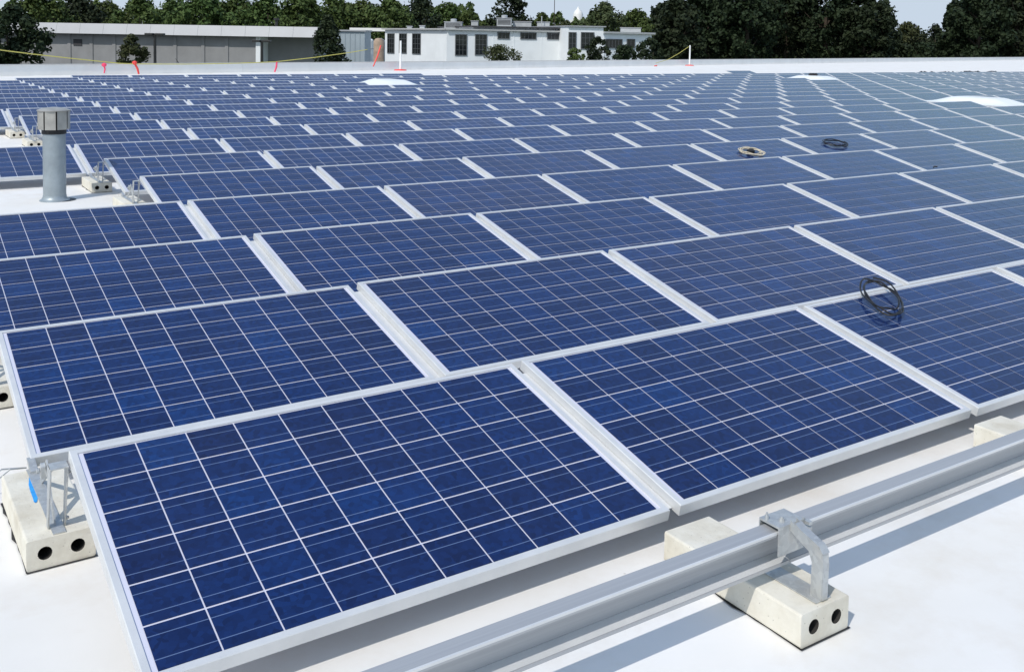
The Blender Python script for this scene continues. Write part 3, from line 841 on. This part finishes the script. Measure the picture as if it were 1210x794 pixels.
# taller end block and low annex
F3 = Facade(at(671.5, 40, 95), at(713, 40, 96)); e = F3.frame('office_end_block'); _, z3 = F3.loc(690, 32.2)
m = MB(); m.box((0,0,0),(F3.L,12,z3)); m.build('wall', M['whitewall'], e)
m = MB(); m.box((-.1,-.2,z3+.002),(F3.L+.2,12.2,z3+.10)); m.build('roof', M['fascia'], e)
window(e, F3, 672.5, 39, 680, 58, 2, 3); window(e, F3, 687, 39, 701, 58, 3, 3)
tag(e, 'tall pale end block with two wide dark windows', 'building')
F4 = Facade(at(713.5, 44, 108), at(770, 44, 112)); e = F4.frame('low_annex'); _, z4 = F4.loc(740, 40.5)
m = MB(); m.box((0,0,0),(F4.L,10,z4)); m.build('wall', M['whitewall'], e)
m = MB(); m.box((-.2,-.3,z4+.002),(F4.L+.3,10.2,z4+.2)); m.build('roof', M['coping'], e)
window(e, F4, 715.5, 47, 734.5, 57, 5, 1); window(e, F4, 741, 47, 749.5, 57, 2, 1)
tag(e, 'low pale annex with a band of windows right of the end block', 'building')
# rooftop equipment
def unit(px, py, depth, w, d, h, label, kind=0):
    o = at(px, py, depth); e = empty('rooftop_unit', (o.x, o.y, o.z), -YAW)
    m = MB(); m.box((-w/2,-d/2,-.4),(w/2,d/2,h)); m.build('housing', M['unit'], e, bevel=.03)
    m = MB(); m.box((-w/2-.06,-d/2-.06,h+.002),(w/2+.06,d/2+.06,h+.07)); m.build('lid', M['fascia'], e)
    if kind:
        m = MB(); m.lathe([(.3,h+.07),(.32,h+.3),(.2,h+.36)], 12); m.build('fan_cowl', M['unit'], e, smooth=True)
        for k in range(4):
            m = MB(); m.box((-w/2+.1,-d/2-.02,.05+k*h/5),(w/2-.1,-d/2-.002,.05+k*h/5+h/9)); m.build('louvre', M['darkroof'], e)
    return tag(e, label, 'rooftop unit', 'rooftop units on the office roof')
unit(536, 33.5, 101, 1.7, 1.4, .55, 'pale rooftop unit above the corner of the office building', 1)
unit(484, 34.8, 105, .5, .5, .25, 'small vent box on the left wing of the office roof')
unit(499, 34.5, 104, .5, .5, .28, 'small vent box left of the pale rooftop unit')
unit(561, 31, 103, .7, .7, .45, 'small white rooftop unit right of the office corner')
unit(596, 30, 103, 1.5, 1.3, .65, 'large rooftop unit with louvres on the dark upper roof', 1)
unit(617, 30.5, 104, 1.9, 1.2, .35, 'long flat rooftop unit in the middle of the upper roof')
unit(642, 31, 105, 1.3, 1.0, .35, 'rooftop unit at the right end of the upper roof')
unit(745, 38, 113, 2.2, 1.2, .4, 'grey rooftop unit on the low annex')
e = empty('roof_mast', at(640, 31, 104)); m = MB(); m.tube([(0,0,-.5),(0,0,1.0)], .05, 6); m.build('mast', M['unit'], e); tag(e, 'thin mast on the upper office roof', 'mast')
# lamp posts
def lamp_post(px, ytop, depth, label):
    t = at(px, ytop, depth); e = empty('lamp_post', (t.x, t.y, GZ), -YAW); h = t.z-GZ
    m = MB(); m.tube([(0,0,0),(0,0,h*.5),(0,0,h)], [.12,.10,.08], 8); m.build('pole', M['lamp'], e, smooth=True)
    for s in (-1, 1):
        m = MB(); m.box((s*.1-.02 if s > 0 else -.55,-.2,h-.12),(.55 if s > 0 else -.08,.2,h+.02)); m.build('lamp_head', M['lamp'], e, bevel=.02)
    return tag(e, label, 'lamp post', 'lamp posts by the warehouse')
lamp_post(183, 40, 60, 'dark lamp post with two heads in front of the warehouse wall')
lamp_post(309.5, 48, 62, 'dark lamp post beside the recessed warehouse bay')
# white cupola far behind
e = empty('church_tower', at(683, 24, 230)*1); zc_ = e.location.z
m = MB(); m.box((-1.3,-1.3,-9),(1.3,1.3,0)); m.build('tower', M['white'], e)
m = MB(); m.lathe([(1.2,0),(1.15,1.2),(.9,1.9),(.4,2.4),(.1,3.0)], 12); m.build('dome', M['white'], e, smooth=True)
m = MB(); m.box((-.4,-1.36,-1.6),(.4,-1.302,-.3)); m.build('louvre', M['coping'], e)
tag(e, 'small white church tower rising above the trees', 'tower')
F6 = Facade(at(1072, 44, 260), at(1096, 44, 260)); e = F6.frame('far_house'); _, z6 = F6.loc(1084, 43)
m = MB(); m.box((0,0,0),(F6.L,9,z6)); m.build('wall', M['white'], e)
m = MB(); m.prism([(-.4,z6),(9.4,z6),(4.5,z6+.5)], -.3, F6.L+.3); m.build('roof', M['coping'], e)
tag(e, 'small white building in the gap between the dark trees', 'building')
for px, yt, lab in ((655, -10, 'left'), (717, -8, 'right')):
    e = empty('utility_pole', at(px, 20, 190)*1); e.location.z = GZ; h = at(px, yt, 190).z-GZ
    m = MB(); m.tube([(0,0,0),(0,0,h)], [.09,.06], 7); m.build('pole', M['bark'], e)
    m = MB(); m.box((-1,-.06,h-.9),(1,.06,h-.75)); m.build('crossarm', M['bark'], e)
    tag(e, '%s thin utility pole behind the middle trees' % lab, 'pole')

# ------------------------------------------------------------------ trees
def tree(px, ytop, hw_px, depth, label, mat='leaf', kind='round', n=2600, leaf=.42, ybase=None, lobes=60, group='trees behind the roof', name='leafy_tree', cat='tree', squash=1.0):
    q = random.Random(int(px*7+ytop*13+depth)); top = at(px, ytop, depth); R = hw_px/FOC*depth
    H_ = top.z-GZ; e = empty(name, (top.x, top.y, GZ))
    zb = H_*.16 if ybase is None else at(px, ybase, depth).z-GZ
    tr = MB(); tr.tube([(0,0,0),(q.uniform(-.1,.1),q.uniform(-.1,.1),H_*.35),(q.uniform(-.3,.3),q.uniform(-.3,.3),H_*.8)], [R*.075+.06, R*.06+.04, .04], 7)
    for k in range(6):
        a = q.uniform(0, 6.28); z = H_*q.uniform(.25,.6); l = R*q.uniform(.4,.75)
        tr.tube([(0,0,z),(l*.5*math.cos(a),l*.5*math.sin(a),z+l*.35),(l*math.cos(a),l*math.sin(a),z+l*.8)], [R*.03+.03, R*.02+.02, .02], 5)
    tr.build('trunk', M['bark'], e)
    m = MB(); L = []
    hc = (H_-zb)
    for k in range(lobes):
        t = (k+.5)/lobes
        if kind == 'conifer':
            z = zb+hc*(t**.9); rad = R*(1-t)**.8*q.uniform(.55,1.0)
            lr = R*(.20+.30*(1-t))
        else:
            z = zb+hc*(.12+.80*q.random()); u = (z-zb)/hc
            prof = max(.12, (1-abs(2*u-.85)**2.3)) if u < .93 else .25
            rad = R*prof*math.sqrt(q.random())*.9; lr = R*q.uniform(.16,.30)
        a = q.uniform(0, 6.28)
        L.append((Vector((rad*math.cos(a), rad*math.sin(a), z)), lr))
    L.append((Vector((0,0,H_-R*.2 if kind != 'conifer' else H_-R*.12)), R*.2 if kind != 'conifer' else R*.12))
    for k in range(n):
        c, lr = L[q.randrange(len(L))]
        d = Vector((q.gauss(0,1), q.gauss(0,1), q.gauss(0,.8))).normalized()
        p = c+d*lr*(q.random()**.35)
        if p.z > H_: p.z = H_-q.random()*.2
        nn = (d*.7+Vector((q.gauss(0,.6), q.gauss(0,.6), q.gauss(0,.6)+.35))).normalized()
        t1 = nn.orthogonal().normalized(); t1 = (Matrix.Rotation(q.uniform(0,6.28), 3, nn) @ t1); t2 = nn.cross(t1)
        s = leaf*q.uniform(.55,1.25)
        m.face([p-t1*s*.5, p-t2*s*.3+nn*s*.07, p+t1*s*.55, p+t2*s*.32-nn*s*.05])
    m.build('crown', M[mat], e)
    return tag(e, label, cat, group)
G1 = 'trees in front of the warehouse'
tree(14, 6, 42, 56, 'large dark tree at the left edge in front of the warehouse', 'leafdark', n=5200, leaf=.26, ybase=84, lobes=46, group=G1)
tree(155, 40, 19, 62, 'small olive green tree in front of the warehouse wall', 'leafolive', n=2600, leaf=.2, ybase=82, lobes=40, group=G1)
tree(387, 19, 23, 62, 'dark pointed conifer at the right end of the warehouse', 'leafdark', 'conifer', n=3400, leaf=.22, ybase=80, lobes=34, group=G1, name='conifer_tree')
# leafless little tree
e = empty('bare_tree', at(218, 60, 64)*1); e.location.z = GZ; h = at(218, 57, 64).z-GZ; q = random.Random(9); m = MB()
m.tube([(0,0,0),(.03,0,h*.55),(0,.05,h*.8)], [.10,.08,.05], 6); e['x'] = 0; del e['x']
m.build('trunk', M['bark'], e); m = MB()
for k in range(9):
    a = q.uniform(0,6.28); z = h*q.uniform(.6,.8); l = q.uniform(.5,1.0)
    m.tube([(0,0,z),(l*.4*math.cos(a),l*.4*math.sin(a),z+l*.4),(l*.7*math.cos(a),l*.7*math.sin(a),z+l*.85)], [.035,.025,.012], 5)
m.build('branches', M['bark'], e); tag(e, 'thin bare tree in front of the warehouse wall', 'tree', G1)
G2 = 'shrubs in front of the office'
tree(592, 53, 25, 88, 'loose olive bush in front of the office wall', 'leafolive', n=2200, leaf=.2, ybase=78, lobes=34, group=G2, name='leafy_bush', cat='bush')
tree(680, 57, 14, 88, 'small green bush below the end block windows', 'leaf', n=1300, leaf=.2, ybase=78, lobes=24, group=G2, name='leafy_bush', cat='bush')
tree(707, 43, 19, 89, 'dark bush at the corner of the end block', 'leafdark', n=2400, leaf=.22, ybase=78, lobes=34, group=G2, name='leafy_bush', cat='bush')
tree(738, 53, 17, 92, 'low dark bush in front of the annex windows', 'leafdark', n=2400, leaf=.22, ybase=78, lobes=34, group=G2, name='leafy_bush', cat='bush')
tree(768, 44, 20, 98, 'dark bush at the right end of the annex', 'leafdark', n=2600, leaf=.24, ybase=78, lobes=34, group=G2, name='leafy_bush', cat='bush')
G3 = 'trees in the row behind the warehouse'
for k, (px, yt, hw_, dp, mt) in enumerate([(45,-10,34,120,'leaf'),(88,-6,34,128,'leafdark'),(128,4,28,140,'leaf'),(165,-4,30,126,'leaf'),(203,3,28,135,'leaf'),(240,-7,32,122,'leaf'),
        (278,-4,30,138,'leaf'),(315,-6,34,126,'leaf'),(352,-9,32,120,'leaf'),(392,-2,32,130,'leaf'),(428,3,30,136,'leaf'),(462,1,32,128,'leaf'),(497,-3,30,140,'leafdark'),(530,6,26,150,'leaf')]):
    tree(px, yt-3, hw_*1.25, dp, '%s tree from the left in the row behind the warehouse' % ORD[k+1], mat=mt, n=4200, leaf=.5, ybase=66, group=G3)
G4 = 'trees behind the office building'
for px, yt, hw_, dp, mt, lab in ((552,12,24,150,'leaf','low green tree behind the left part of the office roof'),(604,-14,30,150,'leafdark','tall dark round tree behind the office roof'),
        (640,15,20,165,'leaf','small tree behind the right end of the office roof'),(668,24,18,170,'leafolive','pale low tree left of the church tower'),(714,2,34,150,'leafolive','broad dark tree right of the church tower'),
        (700,18,20,150,'leaf','small green tree in front of the church tower base'),(752,10,28,165,'leaf','green tree above the low annex')):
    tree(px, yt, hw_, dp, lab, mat=mt, n=3600, leaf=.5, ybase=70, group=G4)
G5 = 'tall dark trees at the right'
for k, (px, yt, hw_, dp) in enumerate([(800,-6,36,158),(838,-30,44,170),(885,-40,46,165),(932,-38,46,172),(978,-42,46,168),(1022,-22,38,165),(1044,6,22,170)]):
    tree(px, yt, hw_, dp, '%s tall dark tree from the left in the wood behind the right parapet' % ORD[k+1], mat='leafdark', n=7000, leaf=.75, ybase=84, lobes=80, group=G5)
for px, yt, hw_, dp, lab in ((1128,6,20,168,'dark tree at the right side of the sky gap'),(1160,-34,40,165,'tall dark tree right of the sky gap'),(1205,-34,44,170,'tall dark tree at the right edge')):
    tree(px, yt, hw_, dp, lab, mat='leafdark', n=7000, leaf=.75, ybase=84, lobes=80, group=G5)
tree(1072, 26, 26, 205, 'pale olive tree in the gap left of the small white building', 'leafolive', n=1800, leaf=.6, ybase=62, group=G5)
tree(1106, 27, 24, 190, 'dark low tree in the gap right of the small white building', 'leafdark', n=2200, leaf=.6, ybase=80, group=G5)
tree(1060, 46, 24, 185, 'low dark tree under the sky gap at the left', 'leafdark', n=2200, leaf=.6, ybase=84, group=G5)
tree(1090, 51, 30, 184, 'low dark tree under the sky gap at the right', 'leafdark', n=2200, leaf=.6, ybase=84, group=G5)

# a mass of farther woodland behind the single trees
def woods(spans, label, mat):
    q = random.Random(21); m = MB()
    for px0, px1, y0, y1, depth, n, leaf in spans:
        for k in range(n):
            t = q.random(); px = px0+(px1-px0)*t
            yt = y0+(y1-y0)*t + 5*math.sin(px*.13+depth)+3*math.sin(px*.31+1)+2*math.sin(px*.7)
            dp = depth+q.uniform(-7, 7); top = at(px, yt, dp); zmax = top.z
            z = GZ+(zmax-GZ)*(1-q.random()**1.3*.75)
            p = Vector((top.x, top.y, z)); nn = Vector((q.gauss(0,1), q.gauss(0,1), q.gauss(0,1)+.5)).normalized()
            t1 = nn.orthogonal().normalized(); t1 = Matrix.Rotation(q.uniform(0,6.28), 3, nn) @ t1; t2 = nn.cross(t1); s_ = leaf*q.uniform(.6,1.3)
            m.face([p-t1*s_*.5, p-t2*s_*.32, p+t1*s_*.5, p+t2*s_*.32])
    o = m.build('far_woods', M[mat]); return tag(o, label, 'woods', kind='stuff')
woods([(-70,560,6,10,178,26000,.8),(540,790,23,20,215,10000,.9)], 'green mass of far woods behind the warehouse and the office', 'leaf')
woods([(770,1052,4,8,196,24000,.95),(1040,1130,40,40,230,4500,.95),(1120,1260,4,2,196,12000,.95)], 'dark mass of far woods behind the right parapet', 'leafdark')
